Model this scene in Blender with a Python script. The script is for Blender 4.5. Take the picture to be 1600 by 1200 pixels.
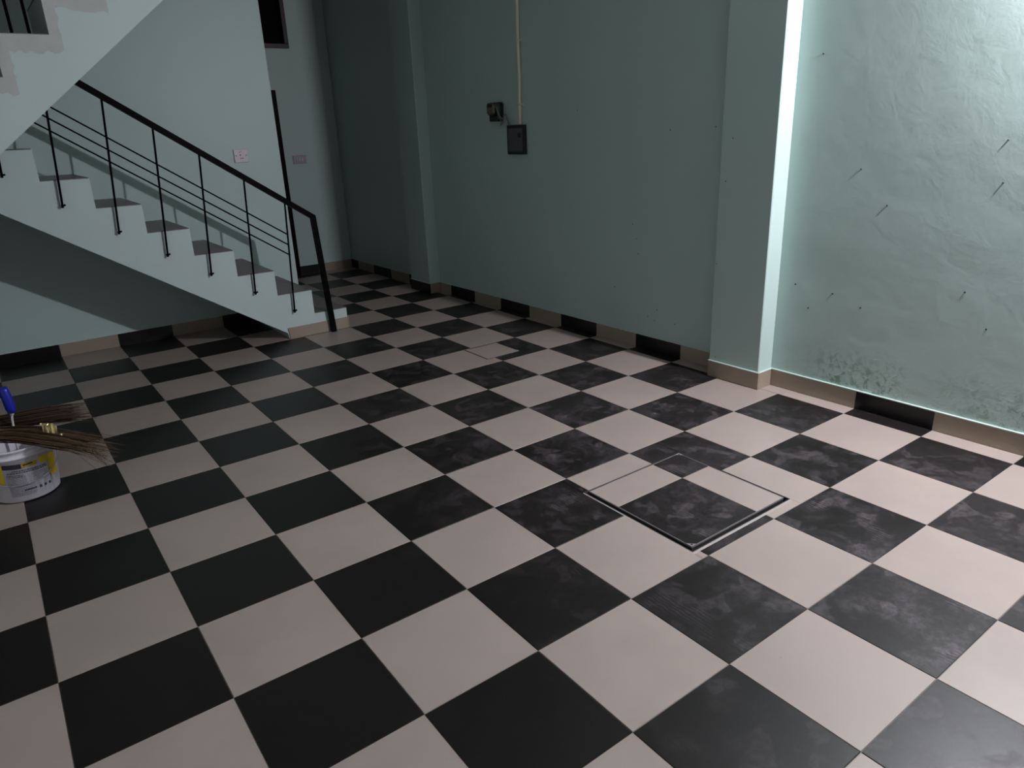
import bpy, bmesh, math, random
from mathutils import Vector, Matrix, noise

# ------------------------------------------------------------------ camera, world, exposure
for o in list(bpy.data.objects):
    bpy.data.objects.remove(o)
scene = bpy.context.scene
COL = scene.collection

cam_data = bpy.data.cameras.new('camera')
cam_data.sensor_fit = 'HORIZONTAL'
cam_data.sensor_width = 36.0
cam_data.lens = 1113.43 / 1600 * 36.0
cam_data.clip_start = 0.02
camera = bpy.data.objects.new('camera', cam_data)
COL.objects.link(camera)
_r = Vector((0.80307389, -0.59455343, -0.03973099))
_d = Vector((-0.23287688, -0.25177904, -0.93934854))
_f = Vector((0.54848947, 0.76361871, -0.34065492))
_m = Matrix((_r, -_d, -_f)).transposed().to_4x4()
_m.translation = Vector((-0.2709, -2.2131, 1.5132))
camera.matrix_world = _m
scene.camera = camera

world = bpy.data.worlds.new('night')
scene.world = world
world.use_nodes = True
world.node_tree.nodes['Background'].inputs[0].default_value = (0.02, 0.022, 0.03, 1)
world.node_tree.nodes['Background'].inputs[1].default_value = 0.2

scene.view_settings.view_transform = 'Standard'
scene.view_settings.look = 'None'
scene.view_settings.gamma = 1.0
scene.view_settings.use_curve_mapping = False
scene.view_settings.exposure = 0.0
BULB_STRENGTH = 7100.0
BULB_COLOUR = (1.0, 0.975, 1.04)
BULB_POS = (3.226, -1.60, 2.40)

random.seed(7)
H = 3.1            # ceiling height
T = 0.4            # floor tile pitch


# ------------------------------------------------------------------ materials
class NT:
    def __init__(self, name):
        self.m = bpy.data.materials.new(name)
        self.m.use_nodes = True
        self.t = self.m.node_tree
        self.b = self.t.nodes['Principled BSDF']

    def n(self, kind, **kw):
        nd = self.t.nodes.new(kind)
        for k, v in kw.items():
            if k in nd.inputs.keys():
                nd.inputs[k].default_value = v
            else:
                setattr(nd, k, v)
        return nd

    def l(self, a, b):
        self.t.links.new(a, b)

    def coord(self, which='world'):
        if which == 'world':
            return self.n('ShaderNodeNewGeometry').outputs['Position']
        return self.n('ShaderNodeTexCoord').outputs['Object']

    def noise(self, vec, scale, detail=4.0, rough=0.55, dist=0.0):
        nd = self.n('ShaderNodeTexNoise')
        nd.inputs['Scale'].default_value = scale
        nd.inputs['Detail'].default_value = detail
        nd.inputs['Roughness'].default_value = rough
        nd.inputs['Distortion'].default_value = dist
        self.l(vec, nd.inputs['Vector'])
        return nd.outputs['Fac']

    def ramp(self, fac, stops):
        nd = self.n('ShaderNodeValToRGB')
        el = nd.color_ramp.elements
        while len(el) < len(stops):
            el.new(0.5)
        for e, (p, c) in zip(el, stops):
            e.position = p
            e.color = (c, c, c, 1) if not isinstance(c, tuple) else (*c, 1)
        self.l(fac, nd.inputs[0])
        return nd.outputs[0]

    def mix(self, fac, a, b, mode='MIX'):
        nd = self.n('ShaderNodeMix')
        nd.data_type = 'RGBA'
        nd.blend_type = mode
        for i, v in ((0, fac), (6, a), (7, b)):
            if hasattr(v, 'is_linked'):
                self.l(v, nd.inputs[i])
            elif i == 0:
                nd.inputs[0].default_value = v
            else:
                nd.inputs[i].default_value = (*v, 1)
        return nd.outputs[2]

    def math(self, op, a, b=0.0, clamp=False):
        nd = self.n('ShaderNodeMath')
        nd.operation = op
        nd.use_clamp = clamp
        for i, v in ((0, a), (1, b)):
            if hasattr(v, 'is_linked'):
                self.l(v, nd.inputs[i])
            else:
                nd.inputs[i].default_value = v
        return nd.outputs[0]

    def sep(self, vec):
        nd = self.n('ShaderNodeSeparateXYZ')
        self.l(vec, nd.inputs[0])
        return nd.outputs

    def step(self, v, a, b):
        nd = self.n('ShaderNodeMapRange')
        nd.interpolation_type = 'SMOOTHSTEP'
        nd.inputs['From Min'].default_value = a
        nd.inputs['From Max'].default_value = b
        self.l(v, nd.inputs['Value'])
        return nd.outputs[0]

    def bump(self, h, strength, dist=0.01):
        nd = self.n('ShaderNodeBump')
        nd.inputs['Strength'].default_value = strength
        nd.inputs['Distance'].default_value = dist
        self.l(h, nd.inputs['Height'])
        self.l(nd.outputs[0], self.b.inputs['Normal'])

    def set(self, col=None, rough=None, metal=None, spec=None):
        for k, v in (('Base Color', col), ('Roughness', rough), ('Metallic', metal), ('Specular IOR Level', spec)):
            if v is None:
                continue
            if hasattr(v, 'is_linked'):
                self.l(v, self.b.inputs[k])
            elif k == 'Base Color':
                self.b.inputs[k].default_value = (*v, 1)
            else:
                self.b.inputs[k].default_value = v
        return self.m


def plain(name, col, rough=0.5, metal=0.0, spec=0.5, var=0.0, scale=30.0):
    k = NT(name)
    if var:
        f = k.noise(k.coord('object'), scale)
        lo = tuple(c * (1 - var) for c in col)
        hi = tuple(min(1, c * (1 + var)) for c in col)
        return k.set(k.mix(f, lo, hi), rough, metal, spec)
    return k.set(col, rough, metal, spec)


MINT = (0.490, 0.622, 0.592)
PALE = (0.575, 0.685, 0.678)


def paint(name, col, bump=0.25, rough=0.45):
    k = NT(name)
    p = k.coord()
    big = k.noise(p, 1.3, 3)
    c = k.mix(big, tuple(x * 0.94 for x in col), tuple(min(1, x * 1.05) for x in col))
    fine = k.noise(p, 38, 5, 0.6)
    mid = k.noise(p, 6, 3)
    k.bump(k.math('ADD', k.math('MULTIPLY', fine, 0.35), mid), bump, 0.004)
    return k.set(c, rough, 0, 0.35)


M_WALL = paint('mint_wall_paint', MINT)
M_STAIR = paint('pale_aqua_paint', PALE, 0.2, 0.5)
M_LEFT = paint('bounce_lightened_side_wall', (0.78, 0.83, 0.81))  # unseen wall, lightened to bounce light onto the middle wall and pillar
M_CEIL = paint('ceiling_white', (0.42, 0.45, 0.435), 0.1, 0.8)


def damp_paint():
    k = NT('mint_paint_on_lumpy_damp_plaster')
    p = k.coord()
    s = k.sep(p)
    big = k.noise(p, 1.3, 3)
    c = k.mix(big, tuple(x * 0.94 for x in MINT), tuple(x * 1.05 for x in MINT))
    low = k.math('SUBTRACT', 1.0, k.step(s[2], 0.13, 0.40), True)
    lo2 = k.math('SUBTRACT', 1.0, k.step(s[2], 0.10, 0.26), True)
    flake = k.noise(p, 26, 6, 0.7, 0.4)
    patch = k.noise(p, 3.6, 3, 0.5)
    m = k.math('MULTIPLY', k.step(flake, 0.47, 0.60), k.step(patch, 0.36, 0.52))
    y1 = k.math('SUBTRACT', 1.0, k.step(k.math('ABSOLUTE', k.math('ADD', s[1], 0.40)), 0.10, 0.36), True)
    y2 = k.math('MULTIPLY', k.math('SUBTRACT', 1.0, k.step(k.math('ABSOLUTE', k.math('ADD', s[1], 1.05)), 0.05, 0.40), True), 0.8)
    where = k.math('ADD', k.math('ADD', y1, y2), 0.08, True)
    m = k.math('MULTIPLY', k.math('MULTIPLY', m, low), where)
    c = k.mix(k.math('MULTIPLY', m, 0.75), c, (0.15, 0.25, 0.19))
    sal = k.math('MULTIPLY', k.step(k.noise(p, 48, 5, 0.7), 0.56, 0.64), k.math('MULTIPLY', lo2, where))
    c = k.mix(k.math('MULTIPLY', sal, 0.6), c, (0.60, 0.66, 0.56))
    fine = k.noise(p, 45, 6, 0.65)
    mid = k.noise(p, 9, 4, 0.6, 0.6)
    h = k.math('ADD', k.math('MULTIPLY', fine, 0.16), k.math('MULTIPLY', mid, 0.62))
    h = k.math('ADD', h, k.math('MULTIPLY', k.math('MULTIPLY', flake, k.math('MULTIPLY', low, where)), 2.6))
    k.bump(h, 0.34, 0.006)
    return k.set(c, 0.42, 0, 0.4)


M_DAMP = damp_paint()


def tile_mat(name, dark, glossy=False):
    k = NT(name)
    p = k.coord()
    s = k.sep(p)
    info = k.n('ShaderNodeObjectInfo').outputs['Random']
    if dark:
        base = k.mix(info, (0.0068, 0.0050, 0.0050), (0.0098, 0.0076, 0.0076))
        # dust trodden into the walked part of the floor
        walked = k.math('MULTIPLY', k.step(s[0], 0.55, 2.0), k.math('SUBTRACT', 1.0, k.math('MULTIPLY', k.step(s[1], 1.0, 4.5), 0.75)))
        walked = k.math('MULTIPLY', walked, k.math('SUBTRACT', 1.0, k.math('MULTIPLY', k.step(s[0], 2.85, 3.2), 0.7)))
        sm = k.step(k.noise(p, 7.5, 8, 0.68, 0.4), 0.44, 0.78)
        film = k.step(k.noise(p, 1.4, 3), 0.30, 0.7)
        foot = k.step(k.noise(p, 8.5, 2, 0.45, 0.5), 0.58, 0.62)
        wave = k.n('ShaderNodeTexWave')
        wave.inputs['Scale'].default_value = 22
        wave.inputs['Distortion'].default_value = 5
        wave.inputs['Detail'].default_value = 2
        k.l(p, wave.inputs['Vector'])
        tread = k.math('MULTIPLY', k.step(wave.outputs['Fac'], 0.62, 0.8), k.step(k.noise(p, 4.3, 2, 0.4, 0.4), 0.60, 0.68))
        grit = k.step(k.noise(p, 150, 2), 0.66, 0.74)
        d = k.math('MULTIPLY', k.math('ADD', k.math('MULTIPLY', sm, 0.42), k.math('MULTIPLY', film, 0.12)), walked)
        d = k.math('ADD', d, k.math('MULTIPLY', foot, k.math('ADD', k.math('MULTIPLY', walked, 0.22), 0.012)))
        d = k.math('ADD', d, k.math('MULTIPLY', tread, k.math('ADD', k.math('MULTIPLY', walked, 0.38), 0.03)))
        d = k.math('ADD', d, k.math('MULTIPLY', k.math('MULTIPLY', grit, walked), 0.12), True)
        d = k.math('MULTIPLY', d, k.math('ADD', 0.35, k.math('MULTIPLY', k.step(k.noise(p, 42, 7, 0.7, 0.3), 0.30, 0.70), 1.3)), True)
        c = k.mix(d, base, (0.118, 0.098, 0.108))
        r = k.math('ADD', 0.40, k.math('MULTIPLY', d, 0.3))
    else:
        base = k.mix(info, (0.380, 0.312, 0.282), (0.405, 0.334, 0.300))
        cl = k.noise(p, 3.0, 4, 0.5)
        c = k.mix(k.step(cl, 0.3, 0.75), base, (0.355, 0.294, 0.265))
        sc = k.step(k.noise(p, 11, 5, 0.65, 0.5), 0.62, 0.80)
        c = k.mix(k.math('MULTIPLY', sc, 0.22), c, (0.25, 0.22, 0.20))
        spot = k.step(k.noise(p, 60, 2), 0.765, 0.80)
        c = k.mix(k.math('MULTIPLY', spot, 0.55), c, (0.10, 0.09, 0.085))
        r = 0.42
    h = k.noise(p, 55, 4)
    k.bump(h, 0.05, 0.003)
    return k.set(c, r if not glossy else 0.25, 0, 0.32 if dark else 0.45)


M_BLACK = tile_mat('charcoal_floor_tile', True)
M_BEIGE = tile_mat('beige_floor_tile', False)
M_BLACK_SK = plain('charcoal_skirting_tile', (0.006, 0.0055, 0.006), 0.32, spec=0.4)
M_BEIGE_SK = plain('beige_skirting_tile', (0.34, 0.275, 0.215), 0.4, var=0.05, scale=8)
M_GROUT = plain('grey_grout', (0.20, 0.18, 0.165), 0.85)
M_CEMENT = plain('white_cement', (0.42, 0.38, 0.36), 0.85, var=0.15, scale=60)
M_TREAD = plain('brown_grey_tread_stone', (0.17, 0.138, 0.138), 0.45, var=0.12, scale=25)
M_PRIMER = plain('bare_grey_plaster', (0.52, 0.545, 0.535), 0.8, var=0.14, scale=9)
M_IRON = plain('black_enamel_iron', (0.0015, 0.0015, 0.0018), 0.5, spec=0.05)
M_DOORFRAME = plain('dark_brown_lacquer', (0.004, 0.0028, 0.0035), 0.22, spec=0.12, var=0.5, scale=12)
M_WINFRAME = plain('dark_maroon_wood', (0.040, 0.026, 0.032), 0.4, var=0.5, scale=20)
M_UNLIT_PANE = plain('unlit_interior_black_glass', (0.002, 0.002, 0.002), 0.15, spec=0.2)  # black stands for the unlit space behind the panes
M_DOORLEAF_DIMWALL = plain('dark_door_leaf_and_dimming_walls', (0.02, 0.014, 0.012), 0.5, var=0.3, scale=10)  # door leaf, and two unseen walls darkened to cut bounce
M_DIM_SHUTTER = plain('bounce_cutting_dark_shutter', (0.09, 0.09, 0.095), 0.5, var=0.1)  # unseen end, coloured dark so less light comes back onto the stairs
M_STEEL = plain('worn_steel_angle', (0.24, 0.22, 0.225), 0.6, 0.0, var=0.3, scale=40)
M_RUST = plain('dark_rusty_steel', (0.05, 0.040, 0.042), 0.7, var=0.4, scale=50)
M_HOLE = plain('hatch_gap_shade', (0.02, 0.018, 0.018), 0.9)  # near black carries the shade inside the hatch gaps
M_SWITCH = plain('white_switch_plastic', (0.60, 0.56, 0.62), 0.35)
M_SWITCH_DARK = plain('dark_slot', (0.03, 0.03, 0.035), 0.6)
M_GREYSW = plain('grey_lilac_switch_plastic', (0.40, 0.36, 0.44), 0.35)
M_PVC = plain('cream_pvc_conduit', (0.86, 0.80, 0.66), 0.45, var=0.06, scale=10)
M_BLACKPL = plain('black_plastic', (0.006, 0.006, 0.007), 0.4)
M_GREYPL = plain('dark_grey_panel', (0.085, 0.080, 0.092), 0.35)
M_BAKE = plain('brown_bakelite', (0.12, 0.10, 0.07), 0.35, var=0.3, scale=60)
M_BUCKET = plain('white_bucket_plastic', (0.80, 0.77, 0.86), 0.35, var=0.05, scale=20)
M_YELLOW = plain('yellow_print', (0.76, 0.53, 0.015), 0.4)
M_OCHRE = plain('ochre_print', (0.50, 0.33, 0.03), 0.45, var=0.4, scale=90)
M_INK = plain('dark_ink', (0.035, 0.028, 0.05), 0.5)
M_INKPALE = plain('faded_ink', (0.19, 0.17, 0.24), 0.5)
M_WIRE = plain('galvanised_wire', (0.55, 0.55, 0.58), 0.35, 0.8)


def sticks(name, lo, hi):
    k = NT(name)
    r = k.n('ShaderNodeNewGeometry').outputs['Random Per Island']
    return k.set(k.mix(k.step(r, 0.25, 1.0), lo, hi), 0.6, 0, 0.3)


M_STICK = sticks('brown_broom_sticks', (0.016, 0.009, 0.007), (0.13, 0.072, 0.045))
M_STICK2 = sticks('tan_broom_sticks', (0.020, 0.011, 0.007), (0.19, 0.110, 0.055))
M_GOLD = plain('gold_foil', (0.85, 0.66, 0.32), 0.28, 0.75, var=0.25, scale=70)
M_BLUE = plain('blue_plastic_handle', (0.012, 0.022, 0.36), 0.35)
M_WHITEPL = plain('white_plastic', (0.72, 0.72, 0.74), 0.4)
M_CABLE = plain('grey_cable', (0.20, 0.23, 0.22), 0.4)
M_NAIL = plain('rusty_nail_iron', (0.03, 0.028, 0.025), 0.6)
M_BEAD = plain('pale_paint_bead', (0.56, 0.68, 0.63), 0.5)

kb = NT('lit_bulb_glass')
kb.b.inputs['Base Color'].default_value = (0.8, 0.8, 0.8, 1)
kb.b.inputs['Emission Color'].default_value = (*BULB_COLOUR, 1)
kb.b.inputs['Emission Strength'].default_value = BULB_STRENGTH
M_BULB = kb.m


# ------------------------------------------------------------------ mesh helpers
class MB:
    def __init__(self):
        self.v, self.f, self.sm = [], [], []

    def add(self, vs, fs, smooth=False):
        o = len(self.v)
        self.v += [tuple(x) for x in vs]
        self.f += [tuple(i + o for i in f) for f in fs]
        self.sm += [smooth] * len(fs)
        return self

    def hexa(self, c, bev=0.0):
        """eight corners: bottom ring of four counter-clockwise, then the top ring"""
        fs = [(3, 2, 1, 0), (4, 5, 6, 7), (0, 1, 5, 4), (1, 2, 6, 5), (2, 3, 7, 6), (3, 0, 4, 7)]
        if bev <= 0:
            return self.add(c, fs)
        bm = bmesh.new()
        vv = [bm.verts.new(p) for p in c]
        for f in fs:
            bm.faces.new([vv[i] for i in f])
        bmesh.ops.bevel(bm, geom=bm.edges[:], offset=bev, segments=1, affect='EDGES', profile=0.5)
        bm.verts.index_update()
        self.add([v.co.copy() for v in bm.verts], [[v.index for v in f.verts] for f in bm.faces])
        bm.free()
        return self

    def box(self, x0, x1, y0, y1, z0, z1, bev=0.0):
        return self.hexa([(x0, y0, z0), (x1, y0, z0), (x1, y1, z0), (x0, y1, z0),
                          (x0, y0, z1), (x1, y0, z1), (x1, y1, z1), (x0, y1, z1)], bev)

    def prism_xz(self, poly, y0, y1):
        """polygon of (x, z), counter-clockwise as seen from -Y, pulled from y0 to y1"""
        n = len(poly)
        vs = [(x, y0, z) for x, z in poly] + [(x, y1, z) for x, z in poly]
        fs = [tuple(range(n)), tuple(range(2 * n - 1, n - 1, -1))]
        fs += [(i, i + n, (i + 1) % n + n, (i + 1) % n) for i in range(n)]
        return self.add(vs, fs)

    def tube(self, path, r, n=8, cap=True, flat=None):
        """round tube along a path (r a number or a list); flat=(a, b) gives a rectangular bar a wide in Y, b deep"""
        P = [Vector(p) for p in path]
        rs = r if isinstance(r, (list, tuple)) else [r] * len(P)
        rings = []
        prev = None
        for i, p in enumerate(P):
            t = (P[min(i + 1, len(P) - 1)] - P[max(i - 1, 0)]).normalized()
            if prev is None:
                a = Vector((0, 0, 1)) if abs(t.z) < 0.9 else Vector((0, 1, 0))
                u = t.cross(a).normalized()
            else:
                u = (prev - t * prev.dot(t)).normalized()
            prev = u
            w = t.cross(u)
            rings.append([p + (u * math.cos(2 * math.pi * k / n) + w * math.sin(2 * math.pi * k / n)) * rs[i] for k in range(n)])
        vs = [q for rg in rings for q in rg]
        fs = []
        for i in range(len(P) - 1):
            for k in range(n):
                a, b = i * n + k, i * n + (k + 1) % n
                fs.append((a, b, b + n, a + n))
        self.add(vs, fs, n > 4)
        if cap:
            self.add(rings[0], [tuple(range(n - 1, -1, -1))])
            self.add(rings[-1], [tuple(range(n))])
        return self

    def bar_xz(self, pts, y0, y1, half):
        """mitred rectangular bar in an XZ plane, half = half its depth in that plane"""
        P = [Vector((x, z)) for x, z in pts]
        L, Rr = [], []
        for i, p in enumerate(P):
            d0 = (P[i] - P[i - 1]).normalized() if i else (P[1] - P[0]).normalized()
            d1 = (P[i + 1] - P[i]).normalized() if i < len(P) - 1 else d0
            n0 = Vector((-d0.y, d0.x))
            n1 = Vector((-d1.y, d1.x))
            m = (n0 + n1).normalized()
            k = half / max(0.3, m.dot(n1))
            L.append(p + m * k)
            Rr.append(p - m * k)
        for i in range(len(P) - 1):
            a, b, c, d = Rr[i], Rr[i + 1], L[i + 1], L[i]
            self.hexa([(a.x, y0, a.y), (b.x, y0, b.y), (b.x, y1, b.y), (a.x, y1, a.y),
                       (d.x, y0, d.y), (c.x, y0, c.y), (c.x, y1, c.y), (d.x, y1, d.y)])
        return self

    def lathe(self, prof, cx, cy, n=32, closed=False):
        vs = [(cx + r * math.cos(2 * math.pi * k / n), cy + r * math.sin(2 * math.pi * k / n), z) for r, z in prof for k in range(n)]
        fs = []
        for i in range(len(prof) - 1):
            for k in range(n):
                a, b = i * n + k, i * n + (k + 1) % n
                fs.append((a, b, b + n, a + n))
        return self.add(vs, fs, True)


def obj(name, mb, mat, parent=None, kind=None, label=None, cat=None, group=None):
    off = Vector((0, 0, 0))
    q = parent
    while q is not None:
        off += q.location
        q = q.parent
    me = bpy.data.meshes.new(name)
    me.from_pydata([Vector(v) - off for v in mb.v], [], mb.f)
    me.polygons.foreach_set('use_smooth', mb.sm)
    me.validate()
    bm = bmesh.new()
    bm.from_mesh(me)
    bmesh.ops.remove_doubles(bm, verts=bm.verts[:], dist=1e-6)
    bmesh.ops.recalc_face_normals(bm, faces=bm.faces[:])
    bm.to_mesh(me)
    bm.free()
    me.materials.append(mat)
    o = bpy.data.objects.new(name, me)
    COL.objects.link(o)
    o.parent = parent
    tag(o, label, cat, group, kind)
    return o


def tag(o, label=None, cat=None, group=None, kind=None):
    for k, v in (('label', label), ('category', cat), ('group', group), ('kind', kind)):
        if v:
            o[k] = v
    return o


def thing(name, loc, label, cat, group=None):
    o = bpy.data.objects.new(name, None)
    o.empty_display_size = 0.1
    COL.objects.link(o)
    o.location = loc
    return tag(o, label, cat, group)


def subtract(r, h):
    """rectangle r minus rectangle h, as rectangles (x0, x1, y0, y1)"""
    x0, x1, y0, y1 = r
    a0, a1, b0, b1 = max(x0, h[0]), min(x1, h[1]), max(y0, h[2]), min(y1, h[3])
    if a0 >= a1 or b0 >= b1:
        return [r]
    out = []
    if x0 < a0: out.append((x0, a0, y0, y1))
    if a1 < x1: out.append((a1, x1, y0, y1))
    if y0 < b0: out.append((a0, a1, y0, b0))
    if b1 < y1: out.append((a0, a1, b1, y1))
    return out


# the wall along the room's long side is turned by about one degree against the tile grid
WK = 0.018
_wl = math.hypot(WK, 1)


def rw(u, d, z):
    """point u metres along that wall (about world Y), d metres out of it, z up"""
    return Vector((3.305 - WK * u - d / _wl, u - WK * d / _wl, z))


def rbox(mb, u0, u1, d0, d1, z0, z1, bev=0.0):
    return mb.hexa([rw(u0, d1, z0), rw(u0, d0, z0), rw(u1, d0, z0), rw(u1, d1, z0),
                    rw(u0, d1, z1), rw(u0, d0, z1), rw(u1, d0, z1), rw(u1, d1, z1)], bev)


# ------------------------------------------------------------------ setting: floor
GAP = 0.0011
HATCH = (1.572, 2.186, -0.750, -0.150)
SMALL = (2.335, 2.625, 1.695, 1.988)
CUT_S = (1.566, 2.186, -0.762, -0.750)     # cement band on the near side of the big hatch
CUT_W = (1.566, 1.572, -0.750, -0.150)
HOLES = [HATCH, SMALL, CUT_S, CUT_W]

fm = MB()
base_rects = [(-1.60, 3.60, -5.20, 6.0)]
for h in HOLES[:2]:
    base_rects = [q for r in base_rects for q in subtract(r, h)]
for r in base_rects:
    fm.box(r[0], r[1], r[2], r[3], -0.12, -0.0022)
for r in (HATCH, SMALL):
    fm.box(r[0], r[1], r[2], r[3], -0.12, -0.06)
floor = obj('floor', fm, M_GROUT, kind='structure')

CAM = Vector((-0.2709, -2.2131, 1.5132))


def in_view(p, mx=40):
    v = Vector(p) - CAM
    z = v.dot(_f)
    if z < 0.05:
        return False
    x, y = 800 + 1113.4 * v.dot(_r) / z, 600 + 1113.4 * v.dot(_d) / z
    return -mx < x < 1600 + mx and -mx < y < 1200 + mx


def tile_mesh(name, rects, mat, cx, cy):
    mb = MB()
    for r in rects:
        x0, x1, y0, y1 = r
        c = 0.0010
        vs = [(x0, y0, -0.009), (x1, y0, -0.009), (x1, y1, -0.009), (x0, y1, -0.009),
              (x0, y0, -c), (x1, y0, -c), (x1, y1, -c), (x0, y1, -c),
              (x0 + c, y0 + c, 0), (x1 - c, y0 + c, 0), (x1 - c, y1 - c, 0), (x0 + c, y1 - c, 0)]
        fs = [(3, 2, 1, 0), (8, 9, 10, 11)]
        for k in range(4):
            n = (k + 1) % 4
            fs += [(k, n, n + 4, k + 4), (k + 4, n + 4, n + 8, k + 8)]
        mb.add([(a - cx, b - cy, z) for a, b, z in vs], fs)
    me = bpy.data.meshes.new(name)
    me.from_pydata(mb.v, [], mb.f)
    me.materials.append(mat)
    return me


FULL = {}
hw = T / 2 - GAP
for dark in (0, 1):
    FULL[dark] = tile_mesh('floor_tile_mesh', [(-hw, hw, -hw, hw)], M_BLACK if dark else M_BEIGE, 0, 0)
rest = {0: MB(), 1: MB()}
for i in range(-4, 9):
    for j in range(-15, 13):
        x0, x1, y0, y1 = i * T, (i + 1) * T, -(j + 1) * T, -j * T
        cx, cy = (x0 + x1) / 2, (y0 + y1) / 2
        dark = (i + j) % 2 if (i, j) != (8, -1) else 0     # a beige cut piece was laid beside the near pillar
        rects = [(x0 + GAP, x1 - GAP, y0 + GAP, y1 - GAP)]
        for h in HOLES:
            rects = [q for r in rects for q in subtract(r, h)]
        whole = len(rects) == 1 and rects[0][1] - rects[0][0] > T - 0.01 and rects[0][3] - rects[0][2] > T - 0.01
        seen = any(in_view((cx + a * T / 2, cy + b * T / 2, 0)) for a in (-1, 0, 1) for b in (-1, 0, 1))
        if x1 < 2.0 and y0 >= 3.99:
            seen = False
        if seen:
            me = FULL[dark] if whole else tile_mesh('floor_tile_cut', [r for r in rects if (r[1] - r[0]) > 0.006 and (r[3] - r[2]) > 0.006], M_BLACK if dark else M_BEIGE, cx, cy)
            o = bpy.data.objects.new('floor_tile', me)
            o.location = (cx, cy, random.uniform(-0.0003, 0.0003))
            COL.objects.link(o)
            o.parent = floor
        else:
            for r in rects:
                rest[dark].box(r[0], r[1], r[2], r[3], -0.009, 0)
for d in (0, 1):
    obj('tile_field', rest[d], M_BLACK if d else M_BEIGE, floor, kind='stuff')

# cement filling beside the hatch
cm = MB()
cm.box(1.566, 1.572, -0.762, -0.150, -0.009, -0.0006)
cm.box(1.572, 2.186, -0.762, -0.750, -0.009, -0.0006)
obj('cement_fill', cm, M_CEMENT, floor)

# ------------------------------------------------------------------ setting: walls
YF = 5.78          # far wall
YS = 4.0           # wall the stairs climb along

# lumpy damp wall between the near pillar and the street end: real undulation
mb = MB()
u0, u1 = -5.05, 0.13
NU, NZ = 240, 150
vs = []
for a in range(NU + 1):
    u = u0 + (u1 - u0) * a / NU
    for b in range(NZ + 1):
        z = H * b / NZ
        q = Vector((u * 1.5, 3.1, z * 2.4))
        d = 0.0017 * noise.noise(q) + 0.0008 * noise.noise(q * 2.7 + Vector((5, 0, 0))) + 0.0003 * noise.noise(q * 6.1)
        if z < 0.45:
            w = (0.45 - z) / 0.45
            d += w * 0.0016 * noise.noise(Vector((u * 17, 0, z * 17)))
        vs.append(rw(u, max(-0.008, d), z))
fs = []
for a in range(NU):
    for b in range(NZ):
        k = a * (NZ + 1) + b
        fs.append((k, k + 1, k + NZ + 2, k + NZ + 1))
mb.add(vs, fs, True)
rbox(mb, u0, u1, -0.15, -0.012, 0, H)
wall_near = obj('wall_right', mb, M_DAMP, kind='structure')

mb = MB()
rbox(mb, 0.47, 3.80, -0.15, 0, 0, H)
obj('wall_right_middle', mb, M_WALL, kind='structure')
mb = MB()
rbox(mb, 4.15, YF + 0.1, -0.15, 0, 0, H)
obj('wall_right_far', mb, M_WALL, kind='structure')
mb = MB()
rbox(mb, 0.125, 0.475, -0.15, 0.128, 0, H, 0.004)
obj('wall_pillar_near', mb, M_WALL, kind='structure')
mb = MB()
rbox(mb, 3.805, 4.165, -0.15, 0.118, 0, H, 0.004)
obj('wall_pillar_far', mb, M_WALL, kind='structure')

# far wall with the window and door openings
WIN = (1.95, 2.77, 2.365, 2.98)
DOOR = (1.70, 2.555, 0.0, 1.962)
mb = MB()
rects = [(1.0, 3.198, 0.0, H)]
for h in (WIN, DOOR):
    rects = [q for r in rects for q in subtract(r, h)]
for r in rects:
    mb.box(r[0], r[1], YF, YF + 0.15, r[2], r[3])
obj('wall_back', mb, M_WALL, kind='structure')
mb = MB()
mb.box(-1.30, 1.895, YS, YS + 0.12, 0, H)
obj('wall_stairs', mb, M_WALL, kind='structure')
mb = MB()
mb.box(1.0, 1.1, YS + 0.12, YF, 0, H)
obj('wall_recess', mb, M_DOORLEAF_DIMWALL, kind='structure')  # unseen wall, coloured dark to keep bounce out of the recess
mb = MB()
mb.box(-1.45, -1.30, -5.05, 1.5, 0, H)
obj('wall_left', mb, M_LEFT, kind='structure')
mb = MB()
mb.box(-1.45, -1.30, 1.5, YS + 0.12, 0, H)
obj('wall_left_darkened', mb, M_DOORLEAF_DIMWALL, kind='structure')  # unseen stretch, coloured dark to lower the bounce under the stairs
mb = MB()
mb.box(-1.45, 3.30, -5.20, -5.05, 0, H)
obj('wall_front', mb, M_DIM_SHUTTER, kind='structure')
mb = MB()
mb.box(-1.45, 3.60, -5.20, YF + 0.15, H, H + 0.12)
obj('ceiling', mb, M_CEIL, kind='structure')

# window in the far wall
wx0, wx1, wz0, wz1 = WIN
mb = MB()
t = 0.045
mb.box(wx0, wx1, YF - 0.02, YF + 0.09, wz0, wz0 + t, 0.004)
mb.box(wx0, wx1, YF - 0.02, YF + 0.09, wz1 - t, wz1, 0.004)
mb.box(wx0, wx0 + t, YF - 0.02, YF + 0.09, wz0 + t, wz1 - t, 0.004)
mb.box(wx1 - t, wx1, YF - 0.02, YF + 0.09, wz0 + t, wz1 - t, 0.004)
win = obj('window_1', mb, M_WINFRAME, kind='structure')
for a, b in ((wx0 + t, (wx0 + wx1) / 2 - 0.015), ((wx0 + wx1) / 2 + 0.015, wx1 - t)):
    mb = MB()
    mb.box(a, b, YF + 0.065, YF + 0.072, wz0 + t, wz1 - t)
    obj('pane', mb, M_UNLIT_PANE, win)
mb = MB()
mb.box((wx0 + wx1) / 2 - 0.015, (wx0 + wx1) / 2 + 0.015, YF + 0.05, YF + 0.085, wz0 + t, wz1 - t)
obj('mullion', mb, M_WINFRAME, win)

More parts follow.
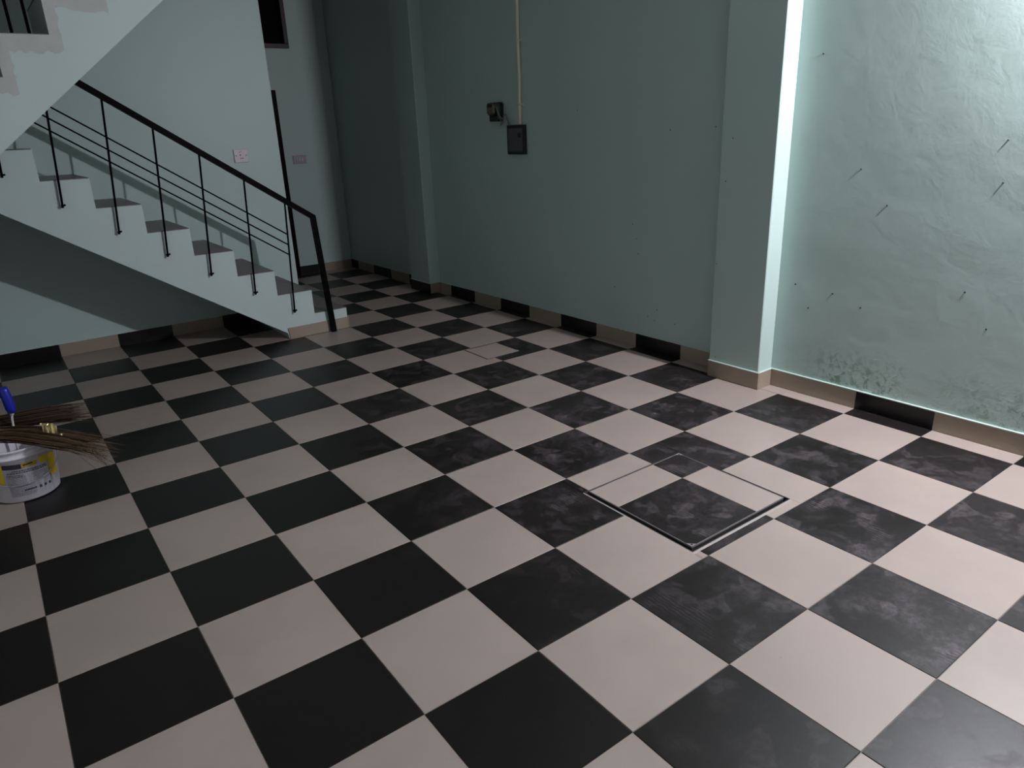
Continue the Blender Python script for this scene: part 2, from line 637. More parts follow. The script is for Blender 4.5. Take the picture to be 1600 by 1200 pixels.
# door in the far wall, mostly behind the stair wall
dx0, dx1, dz0, dz1 = DOOR
mb = MB()
t = 0.05
mb.box(dx1 - t, dx1, YF - 0.03, YF + 0.10, 0.0, dz1, 0.003)
mb.box(dx0, dx0 + t, YF - 0.03, YF + 0.10, 0.0, dz1, 0.003)
mb.box(dx0 + t, dx1 - t, YF - 0.03, YF + 0.10, dz1 - t, dz1, 0.003)
door = obj('door_1', mb, M_DOORFRAME, kind='structure')
mb = MB()
mb.box(dx0 + t, dx1 - t, YF + 0.045, YF + 0.08, 0.004, dz1 - t)
leaf = obj('door_leaf', mb, M_DOORLEAF_DIMWALL, door)
mb = MB()
mb.tube([(dx0 + t + 0.06, YF + 0.045, 1.0), (dx0 + t + 0.06, YF + 0.0, 1.0), (dx0 + t + 0.16, YF + 0.0, 1.0)], 0.008, 8)
obj('door_handle', mb, M_STEEL, leaf)

# ------------------------------------------------------------------ setting: skirting tiles
SKH, SKD = 0.100, 0.009


def board_root(name, mb, mat):
    return obj(name, mb, mat, kind='structure')


def right_skirting(name, ua, ub, d, skip_end=0.02, bead=True):
    """skirting along the turned wall, tiles split where the floor grid splits"""
    mb = MB()
    rbox(mb, ua, ub, d, d + SKD * 0.55, 0.0, SKH - 0.001)
    if bead:
        rbox(mb, ua, ub, d, d + SKD + 0.003, SKH - 0.001, SKH + 0.006, 0.002)
    root = board_root(name, mb, M_BEAD)
    cuts = [ua] + [T * k for k in range(-13, 16) if ua + 0.02 < T * k < ub - skip_end] + [ub]
    for a, b in zip(cuts, cuts[1:]):
        j = -math.floor(((a + b) / 2) / T) - 1
        dark = (8 + j) % 2
        mb = MB()
        rbox(mb, a + 0.0012, b - 0.0012, d + SKD * 0.4, d + SKD, 0.0015, SKH - 0.0015, 0.0008)
        obj('skirting_tile', mb, M_BLACK_SK if dark else M_BEIGE_SK, root)
    return root


right_skirting('baseboard_right', -5.05, 0.125, 0.0, 0.2)
right_skirting('baseboard_right_middle', 0.475, 3.805, 0.0, bead=False)
right_skirting('baseboard_right_far', 4.165, YF, 0.0, bead=False)


def pillar_skirting(name, ua, ub, depth, fmat, smat):
    mb = MB()
    rbox(mb, ua - SKD - 0.003, ub, depth, depth + SKD + 0.003, SKH - 0.001, SKH + 0.006, 0.002)
    rbox(mb, ua - SKD - 0.003, ua, SKD, depth + SKD, SKH - 0.001, SKH + 0.006, 0.002)
    root = board_root(name, mb, M_BEAD)
    mb = MB()
    rbox(mb, ua - SKD, ub, depth + 0.0006, depth + SKD, 0.0015, SKH - 0.0015, 0.0008)
    obj('skirting_tile', mb, fmat, root)
    mb = MB()
    rbox(mb, ua - SKD, ua - 0.0006, SKD + 0.001, depth - 0.0006, 0.0015, SKH - 0.0015, 0.0008)
    obj('skirting_tile', mb, smat, root)


pillar_skirting('baseboard_pillar_near', 0.125, 0.475, 0.128, M_BEIGE_SK, M_BEIGE_SK)
pillar_skirting('baseboard_pillar_far', 3.805, 4.165, 0.118, M_BLACK_SK, M_BEIGE_SK)


def y_skirting(name, xa, xb, y, darks, cuts):
    mb = MB()
    mb.box(xa, xb, y - SKD * 0.5, y, 0, SKH - 0.001)
    mb.box(xa, xb, y - SKD - 0.001, y, SKH - 0.001, SKH + 0.003)
    root = board_root(name, mb, M_BEAD)
    for a, b, dk in zip(cuts, cuts[1:], darks):
        mb = MB()
        mb.box(a + 0.0012, b - 0.0012, y - SKD, y - SKD * 0.4, 0.0015, SKH - 0.0015, 0.0008)
        obj('skirting_tile', mb, M_BLACK_SK if dk else M_BEIGE_SK, root)


y_skirting('baseboard_stairs', -1.30, 1.895, YS, [1, 0, 1, 0, 1, 0, 1, 0], [-1.30, -0.8, -0.4, 0.0, 0.4, 0.8, 1.2, 1.6, 1.895])
y_skirting('baseboard_back', dx1 + 0.002, 3.19, YF, [1, 0], [dx1 + 0.002, 2.78, 3.19])

# iron nails left in the damp wall, and small drilled holes in the other surfaces
for (u, z, sl) in ((-0.013, 1.785, 0.02), (-0.276, 1.239, 0.03), (-0.427, 1.071, 0.03), (-0.897, 1.369, 0.035), (-0.908, 1.194, 0.03)):
    mb = MB()
    mb.tube([rw(u, -0.01, z), rw(u + 0.002, 0.0045, z + 0.003)], 0.0034, 6)
    obj('nail', mb, M_NAIL, wall_near)

wall_mid = bpy.data.objects['wall_right_middle']
pil_near = bpy.data.objects['wall_pillar_near']
for (u, z) in ((1.80, 1.596), (1.256, 0.854), (0.616, 1.46), (0.955, 1.449), (1.22, 0.76), (1.20, 0.66), (1.02, 0.30), (1.10, 0.24), (1.04, 0.22), (1.42, 0.40), (0.86, 0.23)):
    mb = MB()
    mb.tube([rw(u, -0.004, z), rw(u, 0.0012, z)], 0.0038, 6)
    obj('wall_plug', mb, M_NAIL, wall_mid)
for (u, z) in ((0.40, 1.40), (0.43, 1.17), (0.46, 0.70), (0.43, 0.13)):
    mb = MB()
    mb.tube([rw(u, 0.124, z), rw(u, 0.1292, z)], 0.0035, 6)
    obj('wall_plug', mb, M_NAIL, pil_near)
for (u, z) in ((0.02, 0.62), (-0.20, 0.60), (-0.07, 0.50), (-0.36, 0.55), (-0.834, 0.705), (-0.949, 0.55)):
    mb = MB()
    mb.tube([rw(u, -0.010, z), rw(u, 0.0022, z)], 0.0042, 6)
    obj('wall_plug', mb, M_NAIL, wall_near)

# ------------------------------------------------------------------ staircase
SY = 3.21          # side face of the lower flight
RUN, RISE = 0.2705, 0.1895
EX = [1.986 - RUN * k for k in range(9)]
EZ = [0.168 + RISE * k for k in range(9)]
LAND = EZ[8]
F2A, F2B = 2.40, 3.12   # upper flight, near and far side

stairs = thing('staircase', (1.0, 3.3, 0), 'pale aqua painted concrete staircase with brown treads, climbing along the wall', 'staircase')
poly = [(1.986, 0.0)]
for k in range(9):
    poly.append((EX[k], EZ[k] - 0.002))
    if k < 8:
        poly.append((EX[k + 1], EZ[k] - 0.002))
poly += [(EX[8] - 0.10, LAND - 0.002), (EX[8] - 0.10, 1.133 + 0.664 * (EX[8] - 0.10 + 0.153) * -1)]
poly += [(-0.153, 1.133), (1.478, 0.052), (1.492, 0.0)]
mb = MB()
mb.prism_xz(poly, SY, YS - 0.0005)
obj('lower_flight', mb, M_STAIR, stairs)
for k in range(8):
    mb = MB()
    mb.box(EX[k + 1] + 0.001, EX[k] - 0.002, SY + 0.004, YS - 0.001, EZ[k] - 0.002, EZ[k] + 0.004, 0.001)
    obj('tread', mb, M_TREAD, stairs)
# landing
mb = MB()
mb.box(-1.295, EX[8] - 0.10, F2A, YS - 0.0005, LAND - 0.17, LAND - 0.002)
land = obj('landing', mb, M_STAIR, stairs)
mb = MB()
mb.box(-1.294, EX[8] - 0.001, F2A + 0.004, YS - 0.001, LAND - 0.001, LAND + 0.003)
obj('tread', mb, M_TREAD, land)
# upper flight
UX = [-0.248 + 0.244 * k for k in range(7)]        # risers
UZ = [1.84 + 0.20 * k for k in range(7)]           # tread level after each riser
poly = []
sof = lambda x: 1.476 + (x + 0.103) * 0.82
xe = UX[6] + 0.244
poly += [(-0.278, sof(-0.278)), (xe, sof(xe)), (xe, 3.04)]
for k in range(6, -1, -1):
    zt = min(UZ[k], 3.04)
    zb = (UZ[k - 1] if k else LAND)
    poly.append((UX[k], zt))
    poly.append((UX[k], zb))
poly += [(-0.278, LAND)]
out = [poly[0]]
for q in poly[1:]:
    if (Vector(q) - Vector(out[-1])).length > 1e-4:
        out.append(q)
mb = MB()
mb.prism_xz(out, F2A, F2B)
up = obj('upper_flight', mb, M_STAIR, stairs)
for k in range(6):
    mb = MB()
    mb.box(UX[k] - 0.004, UX[k + 1] - 0.001, F2A + 0.004, F2B - 0.004, UZ[k], UZ[k] + 0.005)
    obj('tread', mb, M_TREAD, stairs)
# unpainted plaster left along the edge of the upper steps
mb = MB()
rng = random.Random(5)
yb = F2A - 0.0012
for k in range(0, 6):
    zb = (UZ[k - 1] if k else LAND) - 0.002
    bb = 0.080
    x_end = UX[k + 1] + 0.052
    n = 12
    vs = []
    for q in range(n + 1):                        # strip under the tread
        x = UX[k] + (x_end - UX[k]) * q / n
        vs += [(x, yb, UZ[k] - 0.002), (x, yb, UZ[k] - bb + rng.uniform(-0.011, 0.011))]
    mb.add(vs, [(2 * q, 2 * q + 1, 2 * q + 3, 2 * q + 2) for q in range(n)])
    vs = []
    for q in range(5):                            # strip beside the riser
        z = zb + (UZ[k] - bb - 0.012 - zb) * q / 4
        vs += [(UX[k], yb + 0.0006, z), (UX[k] + 0.052 + rng.uniform(-0.010, 0.010), yb + 0.0006, z)]
    vs += [(UX[k], yb + 0.0006, UZ[k] - bb + 0.012), (UX[k] + 0.052, yb + 0.0006, UZ[k] - bb + 0.012)]
    mb.add(vs, [(2 * q, 2 * q + 1, 2 * q + 3, 2 * q + 2) for q in range(5)])
obj('bare_plaster', mb, M_PRIMER, up, label='grey unpainted plaster along the step edges')
# skirting tiles at the foot of the lower flight
for a, b in ((1.495, 1.985),):
    mb = MB()
    mb.hexa([(a, SY - 0.008, 0.001), (b, SY - 0.008, 0.001), (b, SY - 0.0005, 0.001), (a, SY - 0.0005, 0.001),
             (a - 0.012, SY - 0.008, 0.090), (b, SY - 0.008, 0.090), (b, SY - 0.0005, 0.090), (a - 0.012, SY - 0.0005, 0.090)], 0.0008)
    obj('skirting_tile', mb, M_BEIGE_SK, stairs)
mb = MB()
mb.box(1.9865, 1.994, SY - 0.008, YS - 0.002, 0.001, 0.100, 0.0008)
obj('skirting_tile', mb, M_BEIGE_SK, stairs)

# ------------------------------------------------------------------ railings
RY = 3.180
rail = thing('stair_railing', (1.84, RY, 0), 'black iron railing with three thin bars beside the lower stair flight', 'railing')


def rail_z(x):
    return 1.438 + (1.071 - x) * 0.690 - 0.022


mb = MB()
mb.bar_xz([(-0.20, rail_z(-0.20)), (1.792, rail_z(1.792)), (1.845, 0.0)], RY - 0.020, RY + 0.016, 0.019)
# split in two parts: sloping handrail, newel post
hr = MB()
hr.add(mb.v[:8], mb.f[:6])
nw = MB()
nw.add(mb.v[8:16], [tuple(i - 8 for i in f) for f in mb.f[6:12]])
obj('handrail', hr, M_IRON, rail)
obj('newel_post', nw, M_IRON, rail)
BAL = [(-0.094, 1.340, 0.055), (0.178, 1.137, 0.058), (0.460, 0.940, 0.068), (0.726, 0.755, 0.064), (0.987, 0.582, 0.062), (1.275, 0.398, 0.046), (1.550, 0.209, 0.042)]
for (x, z, lean) in BAL:
    zt = rail_z(x + lean) - 0.018
    mb = MB()
    mb.tube([(x, RY + 0.006, z), (x + lean, RY, zt)], 0.0068, 8)
    b = obj('baluster', mb, M_IRON, rail)
    mb = MB()
    mb.tube([(x + 0.001, SY, z + 0.012), (x + 0.001, RY - 0.004, z + 0.012)], 0.0075, 8)
    mb.tube([(x + 0.004, RY + 0.004, z + 0.014), (x + 0.019, RY + 0.004, z + 0.018)], 0.0062, 6)
    obj('anchor_bolt', mb, M_IRON, b)
for dz in (0.0, 0.080, 0.157):
    z1 = 0.810 - dz
    mb = MB()
    x0 = -0.18
    mb.tube([(x0, RY - 0.001, z1 + (1.575 - x0) * 0.690), (1.578, RY - 0.001, z1)], 0.0050, 8)
    obj('thin_bar', mb, M_IRON, rail)

rail2 = thing('upper_railing', (0.155, 2.42, 2.04), 'black iron railing posts standing on a step of the upper stair flight', 'railing')
for k, (x, y, zf) in enumerate(((0.157, 2.412, 2.028), (0.400, 2.415, 2.245), (0.640, 2.415, 2.445))):
    mb = MB()
    mb.tube([(x, y, zf), (x - 0.006, y, min(zf + 0.85, 3.0))], 0.0075, 8)
    obj('post', mb, M_IRON, rail2)
mb = MB()
mb.tube([(0.128, 3.0, 2.046), (0.120, 3.0, 2.88)], 0.0085, 8)
obj('post', mb, M_IRON, rail2)
mb = MB()
mb.bar_xz([(-0.02, 2.71), (0.28, 2.955)], 2.405, 2.425, 0.014)
obj('handrail', mb, M_IRON, rail2)
mb = MB()
mb.bar_xz([(0.0, 2.79), (0.20, 2.95)], 2.99, 3.01, 0.014)
obj('handrail', mb, M_IRON, rail2)

# ------------------------------------------------------------------ hatches in the floor


def hatch(name, rect, seams, colours, label, gaps, frame_w):
    x0, x1, y0, y1 = rect
    root = thing(name, ((x0 + x1) / 2, (y0 + y1) / 2, 0), label, 'hatch')
    # outer steel angle
    mb = MB()
    w = frame_w
    mb.box(x0, x1, y0, y0 + w, -0.05, 0.0008)
    mb.box(x0, x1, y1 - w, y1, -0.05, 0.0008)
    mb.box(x0, x0 + w, y0 + w, y1 - w, -0.05, 0.0008)
    mb.box(x1 - w, x1, y0 + w, y1 - w, -0.05, 0.0008)
    obj('outer_frame', mb, M_RUST, root)
    mb = MB()
    mb.box(x0, x1, y0, y1, -0.058, -0.05)
    obj('pit_floor', mb, M_HOLE, root)
    gx0, gx1, gy0, gy1 = gaps
    a0, a1, b0, b1 = x0 + gx0, x1 - gx1, y0 + gy0, y1 - gy1
    # lid tray
    mb = MB()
    e = 0.0025
    mb.box(a0, a1, b0, b1, -0.035, -0.006)
    obj('lid_tray', mb, M_HOLE, root)  # tray sides coloured dark so the gaps look shaded
    mb = MB()
    mb.box(a0, a1, b0, b0 + e, -0.006, 0.001)
    mb.box(a0, a1, b1 - e, b1, -0.006, 0.001)
    mb.box(a0, a0 + e, b0 + e, b1 - e, -0.006, 0.001)
    mb.box(a1 - e, a1, b0 + e, b1 - e, -0.006, 0.001)
    obj('lid_rim', mb, M_STEEL, root)
    xs = [a0 + e] + seams[0] + [a1 - e]
    ys = [b0 + e] + seams[1] + [b1 - e]
    for p in range(len(xs) - 1):
        for q in range(len(ys) - 1):
            mb = MB()
            mb.box(xs[p] + 0.0008, xs[p + 1] - 0.0008, ys[q] + 0.0008, ys[q + 1] - 0.0008, -0.006, 0.0006, 0.0008)
            obj('lid_tile', mb, M_BLACK if colours[p][q] else M_BEIGE, root)
    return root, (a0, a1, b0, b1)


big, L = hatch('floor_hatch', HATCH, ([1.994], [-0.335]), ((1, 0), (0, 1)),
               'large square tiled hatch in the checkered floor with dark open gaps', (0.024, 0.010, 0.024, 0.007), 0.003)
for (x, y, sx, sy) in ((L[0], L[2], 1, 1), (L[1], L[3], -1, -1)):
    mb = MB()
    z0, z1 = 0.0011, 0.0022
    a, b = (x + sx * 0.030, y), (x, y + sy * 0.030)
    vs = [(x, y), a, (x + sx * 0.018, y + sy * 0.012), (x + sx * 0.012, y + sy * 0.018), b]
    n = len(vs)
    mb.add([(p[0], p[1], z0) for p in vs] + [(p[0], p[1], z1) for p in vs],
           [tuple(range(n)), tuple(range(2 * n - 1, n - 1, -1))] + [(i, (i + 1) % n, (i + 1) % n + n, i + n) for i in range(n)])
    br = obj('corner_plate', mb, M_STEEL, big)
    mb = MB()
    mb.lathe([(0.0, z1 + 0.0004), (0.0045, z1 + 0.0004), (0.0045, z1)], x + sx * 0.011, y + sy * 0.010, 10)
    obj('keyhole', mb, M_HOLE, br)
small, L2 = hatch('drain_hatch', SMALL, ([], []), ((0,),),
                  'small square beige hatch set across two tiles farther back', (0.008, 0.010, 0.008, 0.006), 0.003)
for (x, y, sx, sy) in ((L2[0], L2[3], 1, -1), (L2[1], L2[2], -1, 1)):
    mb = MB()
    mb.box(min(x, x + sx * 0.02), max(x, x + sx * 0.02), min(y, y + sy * 0.02), max(y, y + sy * 0.02), 0.0011, 0.002)
    obj('corner_plate', mb, M_CEMENT, small)

# ------------------------------------------------------------------ things on the walls


def rw_thing(name, u, z, label, cat):
    return thing(name, rw(u, 0, z), label, cat)


# breaker box
bx = rw_thing('breaker_box', 2.485, 1.297, 'black electrical breaker box with dark grey cover below the cream conduit', 'breaker box')
mb = MB()
rbox(mb, 2.372, 2.598, 0.0005, 0.022, 1.299, 1.517, 0.003)
obj('box_body', mb, M_BLACKPL, bx)
mb = MB()
rbox(mb, 2.400, 2.578, 0.022, 0.025, 1.322, 1.494, 0.001)
cov = obj('cover', mb, M_GREYPL, bx)
mb = MB()
rbox(mb, 2.412, 2.452, 0.025, 0.029, 1.425, 1.458, 0.001)
obj('switch_window', mb, M_BLACKPL, cov)

# energy meter
me_ = rw_thing('energy_meter', 2.72, 1.545, 'small brown electricity meter with black base and loose wires beside breaker box', 'meter')
mb = MB()
rbox(mb, 2.645, 2.790, 0.0005, 0.055, 1.585, 1.690, 0.012)
obj('meter_base', mb, M_BLACKPL, me_)
mb = MB()
rbox(mb, 2.680, 2.785, 0.055, 0.080, 1.598, 1.688, 0.014)
f_ = obj('meter_face', mb, M_BAKE, me_)
mb = MB()
rbox(mb, 2.705, 2.765, 0.080, 0.0825, 1.655, 1.675, 0.001)
obj('dial_window', mb, M_BLACKPL, f_)
mb = MB()
rbox(mb, 2.655, 2.760, 0.0005, 0.070, 1.548, 1.590, 0.006)
obj('terminal_cover', mb, M_BLACKPL, me_)
for pts in (((2.66, 0.05, 1.67), (2.635, 0.07, 1.63), (2.628, 0.06, 1.58), (2.645, 0.04, 1.545), (2.665, 0.03, 1.520), (2.640, 0.03, 1.535), (2.612, 0.03, 1.590), (2.588, 0.03, 1.585), (2.560, 0.03, 1.515)),
            ((2.66, 0.06, 1.61), (2.640, 0.05, 1.590), (2.620, 0.04, 1.565), (2.598, 0.03, 1.600), (2.575, 0.03, 1.570), (2.545, 0.03, 1.515)),
            ((2.67, 0.06, 1.685), (2.648, 0.08, 1.66), (2.640, 0.07, 1.60), (2.66, 0.05, 1.56))):
    P = [rw(*p) for p in pts]
    Q = []
    for a in range(len(P) - 1):
        p0, p1, p2, p3 = P[max(a - 1, 0)], P[a], P[a + 1], P[min(a + 2, len(P) - 1)]
        for s in range(4):
            t = s / 4
            Q.append(0.5 * ((2 * p1) + (p2 - p0) * t + (2 * p0 - 5 * p1 + 4 * p2 - p3) * t * t + (3 * p1 - p0 - 3 * p2 + p3) * t ** 3))
    Q.append(P[-1])
    mb = MB()
    mb.tube(Q, 0.0042, 6)
    obj('wire', mb, M_CABLE, me_)

# conduit
cd = rw_thing('conduit_pipe', 2.425, 1.52, 'cream plastic conduit running up the wall from the breaker box', 'conduit')
mb = MB()
pts = [rw(2.430 - 0.006 * min(1, k / 4) + 0.003 * math.sin(k * 1.3), 0.014, 1.518 + (H - 1.518) * k / 16) for k in range(17)]
mb.tube(pts, 0.0125, 10)
obj('pipe', mb, M_PVC, cd)
for z in (1.662, 2.107, 2.60):
    mb = MB()
    rbox(mb, 2.425 - 0.026, 2.425 + 0.026, 0.0003, 0.003, z - 0.007, z + 0.007, 0.001)
    rbox(mb, 2.425 - 0.0145, 2.425 + 0.0145, 0.003, 0.0275, z - 0.007, z + 0.007, 0.004)
    obj('saddle_clip', mb, M_PVC, cd)

# socket plate on the stair wall
sk = thing('socket_plate', (1.571, YS, 1.318), 'white socket plate with pin holes on the wall above the stairs', 'socket')
mb = MB()
mb.box(1.515, 1.627, YS - 0.012, YS - 0.0003, 1.318, 1.421, 0.003)
obj('plate', mb, M_SWITCH, sk)
for (x, z, r) in ((1.530, 1.372, 0.0045), (1.611, 1.372, 0.0045)):
    mb = MB()
    mb.tube([(x, YS - 0.012, z), (x, YS - 0.0135, z)], r, 10)
    obj('screw', mb, M_SWITCH_DARK, sk)
for (x, z, r) in ((1.560, 1.398, 0.0035), (1.574, 1.400, 0.0035), (1.565, 1.376, 0.0055), (1.567, 1.350, 0.0045), (1.581, 1.350, 0.0045)):
    mb = MB()
    mb.tube([(x, YS - 0.012, z), (x, YS - 0.0128, z)], r, 10)
    obj('pin_hole', mb, M_SWITCH_DARK, sk)

# switch plate on the far wall
sw = thing('switch_plate', (2.72, YF, 1.21), 'dim lilac-grey plate of three switches on the dark far wall', 'switch')
mb = MB()
mb.box(2.650, 2.798, YF - 0.013, YF - 0.0003, 1.212, 1.300, 0.003)
obj('plate', mb, M_GREYSW, sw)
for x in (2.695, 2.722, 2.749):
    mb = MB()
    mb.hexa([(x - 0.011, YF - 0.018, 1.238), (x + 0.011, YF - 0.018, 1.238), (x + 0.011, YF - 0.013, 1.238), (x - 0.011, YF - 0.013, 1.238),
             (x - 0.011, YF - 0.024, 1.278), (x + 0.011, YF - 0.024, 1.278), (x + 0.011, YF - 0.013, 1.278), (x - 0.011, YF - 0.013, 1.278)], 0.001)
    obj('rocker', mb, M_SWITCH, sw)

# ------------------------------------------------------------------ the lamp that lights the room (high on the damp wall, outside the picture)
lx, ly, lz = BULB_POS
lamp = thing('wall_bulb', rw(ly, 0, lz), 'lit white bulb in a black holder high on the damp green wall', 'lamp')
mb = MB()
mb.tube([rw(ly, 0.006, lz + 0.045), rw(ly, 0.020, lz + 0.045)], [0.032, 0.028], 20)
obj('rose', mb, M_BLACKPL, lamp)
mb = MB()
c = Vector(BULB_POS)
mb.tube([rw(ly, 0.02, lz + 0.045), c + Vector((0.018, 0, 0.075)), c + Vector((0, 0, 0.065)), c + Vector((0, 0, 0.036))], [0.013, 0.015, 0.017, 0.017], 16)
obj('holder', mb, M_BLACKPL, lamp)
mb = MB()
prof = [(0.001, -0.036)] + [(0.036 * math.cos(a), 0.036 * math.sin(a)) for a in [math.radians(x) for x in (-75, -55, -35, -15, 0, 9)]]
mb.lathe([(r, lz + z) for r, z in prof], lx, ly, 20)
obj('bulb_dome', mb, M_BULB, lamp)
mb = MB()
mb.lathe([(0.0356, lz + 0.0056), (0.0362, lz + 0.009), (0.030, lz + 0.028), (0.018, lz + 0.046), (0.016, lz + 0.06)], lx, ly, 20)
obj('bulb_housing', mb, M_WHITEPL, lamp)

# ------------------------------------------------------------------ bucket, brooms, roller
BXC, BYC = -0.375, 1.55
bk = thing('paint_bucket', (BXC, BYC, 0), 'white plastic bucket with yellow bracket print and wire handle on the tiles', 'bucket')
rad = lambda z: 0.131 + 0.10 * z
mb = MB()
BH = 0.262
prof = [(0.0, 0.004), (rad(0) - 0.006, 0.003), (rad(0), 0.008), (rad(0.215), 0.215), (rad(0.215) + 0.007, 0.217), (rad(0.215) + 0.007, 0.225),
        (rad(0.23) + 0.001, 0.227), (rad(BH) + 0.001, BH - 0.012), (rad(BH) + 0.006, BH - 0.010), (rad(BH) + 0.006, BH), (rad(BH) - 0.003, BH),
        (rad(0.02) - 0.004, 0.02), (0.0, 0.016)]
mb.lathe(prof, BXC, BYC, 56)
obj('bucket_body', mb, M_BUCKET, bk)


def bp(tdeg, z, e=0.0008):
    a = math.radians(tdeg - 90)
    r = rad(z) + e
    return Vector((BXC + r * math.cos(a), BYC + r * math.sin(a), z))


def band_patch(mb, corners, n=8, e=0.0008):
    """corners (angle, z): lower-left, lower-right, upper-right, upper-left"""
    (a0, z0), (a1, z1), (a2, z2), (a3, z3) = corners
    vs = []
    for k in range(n + 1):
        t = k / n
        vs.append(bp(a0 + (a1 - a0) * t, z0 + (z1 - z0) * t, e))
        vs.append(bp(a3 + (a2 - a3) * t, z3 + (z2 - z3) * t, e))
    mb.add(vs, [(2 * k, 2 * k + 2, 2 * k + 3, 2 * k + 1) for k in range(n)])
    return mb


mb = MB()
band_patch(mb, [(29, 0.170), (64.2, 0.156), (63, 0.190), (29, 0.202)], 12, 0.0012)
band_patch(mb, [(46, 0.089), (66, 0.081), (64.2, 0.1565), (45, 0.1645)], 8, 0.0012)
obj('yellow_bracket', mb, M_YELLOW, bk)
mb = MB()
band_patch(mb, [(-52, 0.100), (-30, 0.104), (-27, 0.165), (-50, 0.178)])
band_patch(mb, [(-50, 0.178), (-27, 0.165), (-26, 0.192), (-48, 0.200)])
obj('yellow_bracket', mb, M_YELLOW, bk)
mb = MB()
band_patch(mb, [(1.5, 0.171), (26, 0.170), (25, 0.191), (1.5, 0.195)])
obj('ochre_panel', mb, M_OCHRE, bk)
mb = MB()
rng = random.Random(3)
band_patch(mb, [(-27, 0.177), (1, 0.169), (1.5, 0.192), (-25.5, 0.200)])
band_patch(mb, [(4, 0.180), (19, 0.182), (19, 0.187), (4, 0.187)], e=0.0014)
obj('dark_panel', mb, M_INK, bk)
mb = MB()
mp = MB()
for row, (za, zb, a0, a1, th) in enumerate([(0.160, 0.149, -14, 40, 0.0042), (0.152, 0.141, -22, 41, 0.0042), (0.143, 0.134, -24, 2, 0.003), (0.136, 0.128, -25, 0, 0.003)]):
    a = a0
    while a < a1:
        w = rng.uniform(1.2, 4.5)
        t = (a - a0) / (a1 - a0)
        z = za + (zb - za) * t
        band_patch(mb, [(a, z), (min(a + w, a1), z), (min(a + w, a1), z + th), (a, z + th)], 2)
        a += w + 0.8
for row in range(11):
    z = 0.127 - row * 0.0078
    a0, a1 = -26, (4 if row < 6 else 16)
    a = a0
    while a < a1:
        w = rng.uniform(1.0, 4.0)
        band_patch(mp, [(a, z), (min(a + w, a1), z), (min(a + w, a1), z + 0.0026), (a, z + 0.0026)], 2)
        a += w + 0.7
for row in range(6):
    z = 0.130 - row * 0.008
    a = 8
    while a < 40:
        w = rng.uniform(1.0, 4.0)
        band_patch(mp, [(a, z), (min(a + w, 41), z), (min(a + w, 41), z + 0.002), (a, z + 0.002)], 2)
        a += w + 0.7
a = -3
while a < 15:
    w = rng.uniform(0.9, 1.8)
    band_patch(mb, [(a, 0.056), (a + w, 0.056), (a + w, 0.0635), (a, 0.0635)], 2)
    a += w + 0.5
for a in (21, 30, 39):
    band_patch(mb, [(a, 0.052), (a + 4.6, 0.052), (a + 4.0, 0.064), (a + 0.6, 0.064)], 2)
    band_patch(mp, [(a + 1.2, 0.057), (a + 2.8, 0.057), (a + 2.8, 0.061), (a + 1.4, 0.061)], 2, 0.0013)
for z in (0.043, 0.036):
    a = -26
    while a < 13:
        w = rng.uniform(1.2, 4)
        band_patch(mb, [(a, z), (a + w, z), (a + w, z + 0.0022), (a, z + 0.0022)], 2)
        a += w + 0.8
obj('label_print', mb, M_INK, bk, kind='stuff', label='rows of dark lettering')
obj('faded_print', mp, M_INKPALE, bk, kind='stuff')
mb = MB()
pts = []
for k in range(41):
    t = -88 + 176 * k / 40
    s = math.cos(math.radians(t)) ** 0.8 if abs(t) < 89 else 0
    pts.append(bp(t, 0.205 - 0.115 * s, 0.006 + 0.010 * abs(math.sin(math.radians(t))) * s))
mb.tube(pts, 0.0021, 6)
obj('wire_handle', mb, M_WIRE, bk)
for t in (-88, 88):
    mb = MB()
    c = bp(t, 0.207, 0.0)
    mb.tube([c, bp(t, 0.207, 0.010)], 0.011, 12)
    obj('handle_boss', mb, M_BUCKET, bk)


def spline(P, n=5):
    P = [Vector(p) for p in P]
    Q = []
    for a in range(len(P) - 1):
        p0, p1, p2, p3 = P[max(a - 1, 0)], P[a], P[a + 1], P[min(a + 2, len(P) - 1)]
        for s in range(n):
            t = s / n
            Q.append(0.5 * ((2 * p1) + (p2 - p0) * t + (2 * p0 - 5 * p1 + 4 * p2 - p3) * t * t + (3 * p1 - p0 - 3 * p2 + p3) * t ** 3))
    Q.append(P[-1])
    return Q


def broom(name, centre, spread, count, mat, label, seed, curl):
    rng = random.Random(seed)
    C0 = spline(centre, 3)
    root = thing(name, centre[0], label, 'broom', 'stick brooms on the bucket')
    mb = MB()
    n = len(C0)
    for k in range(count):
        a, rr = rng.uniform(0, 2 * math.pi), math.sqrt(rng.random())
        du, dv = math.cos(a) * rr, math.sin(a) * rr * 0.5
        ln = rng.uniform(0.80, 1.0)
        cu = rng.uniform(-1, 1) * curl * (rng.random() ** 2)
        pts = []
        m = 9
        for s in range(m + 1):
            t = s / m * ln
            f = t * (n - 1)
            i = min(int(f), n - 2)
            p = C0[i].lerp(C0[i + 1], f - i)
            tg = (C0[i + 1] - C0[i]).normalized()
            side = tg.cross(Vector((0, 0, 1))).normalized()
            w = spread[0] + (spread[1] - spread[0]) * t
            p = p - side * du * w + Vector((0, 0, 1)) * (dv * w)
            p += side * cu * max(0, t - 0.75) ** 2 * 3.0 + Vector((0, 0, -1)) * abs(cu) * max(0, t - 0.8) ** 2 * 2
            pts.append(p)
        mb.tube(pts, [0.0016] * (m - 2) + [0.0012, 0.0009, 0.0006], 3, cap=False)
    obj('sticks', mb, mat, root, kind='stuff')
    # bound grip end
    g = MB()
    g.tube([C0[0] - (C0[1] - C0[0]).normalized() * 0.10, C0[0], C0[1]], spread[0] * 0.75, 12)
    obj('bound_grip', g, M_CABLE, root)
    return root


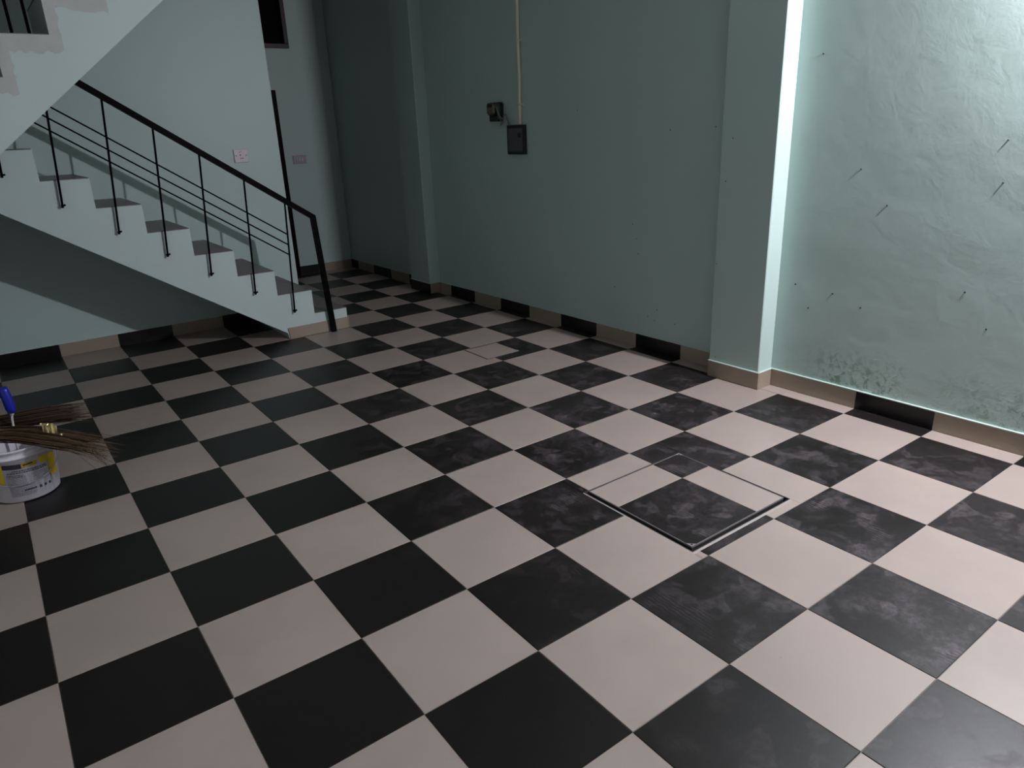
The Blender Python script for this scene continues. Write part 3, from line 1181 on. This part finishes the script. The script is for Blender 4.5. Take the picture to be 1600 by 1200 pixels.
up_b = broom('stick_broom', [(-0.98, 1.80, 0.315), (-0.70, 1.77, 0.302), (-0.411, 1.745, 0.292), (-0.284, 1.735, 0.287), (-0.178, 1.762, 0.268), (-0.035, 1.800, 0.232)],
             (0.040, 0.100), 210, M_STICK, 'thin brown stick broom lying across the bucket, farther of two', 11, 0.3)
lo_b = broom('stick_broom', [(-1.00, 1.63, 0.318), (-0.70, 1.62, 0.312), (-0.417, 1.540, 0.300), (-0.301, 1.448, 0.296), (-0.214, 1.372, 0.277), (-0.124, 1.328, 0.244), (0.000, 1.262, 0.196)],
             (0.046, 0.088), 230, M_STICK2, 'tan stick broom with gold foil band lying over the bucket front', 23, 0.9)
gm = MB()
for k, (x0, w, z0, h, dy) in enumerate(((-0.258, 0.052, 0.308, 0.036, 0.004), (-0.250, 0.056, 0.290, 0.014, -0.010), (-0.262, 0.048, 0.348, 0.006, 0.010))):
    m_ = 10
    vs = []
    for s_ in range(m_ + 1):
        t = s_ / m_
        for q in (0, 1):
            vs.append((x0 + w * t + 0.004 * q, 1.392 + dy - 0.030 * t + 0.0035 * math.sin(t * 17 + 2 * k + q) + 0.006 * q, z0 + h * q - 0.006 * t + 0.0015 * math.sin(t * 23 + k)))
    fs = [(2 * i, 2 * i + 2, 2 * i + 3, 2 * i + 1) for i in range(m_)]
    nb = len(vs)
    back = [(a_, b_ + 0.0012, c_) for a_, b_, c_ in vs]
    gm.add(vs + back, fs + [tuple(i + nb for i in f[::-1]) for f in fs])
obj('foil_band', gm, M_GOLD, lo_b, label='shiny gold foil band')

rl = thing('paint_roller', (-0.36, 1.655, 0.02), 'blue plastic tool handle with white rod standing in the bucket', 'roller')
mb = MB()
mb.tube([(-0.351, 1.660, 0.352), (-0.352, 1.660, 0.372), (-0.354, 1.661, 0.42), (-0.358, 1.662, 0.462), (-0.359, 1.662, 0.478)],
        [0.013, 0.021, 0.0215, 0.0205, 0.017], 18)
obj('grip', mb, M_BLUE, rl)
mb = MB()
mb.tube([(-0.351, 1.660, 0.360), (-0.358, 1.659, 0.325), (-0.370, 1.656, 0.20), (-0.372, 1.654, 0.03)], 0.0048, 8)
obj('rod', mb, M_WHITEPL, rl)
mb = MB()
mb.tube([(-0.352, 1.6595, 0.357), (-0.3545, 1.6592, 0.340)], [0.012, 0.006], 12)
obj('ferrule', mb, M_WHITEPL, rl)
mb = MB()
mb.tube([(-0.45, 1.654, 0.050), (-0.28, 1.654, 0.050)], 0.022, 14)
obj('roller_sleeve', mb, M_WHITEPL, rl)
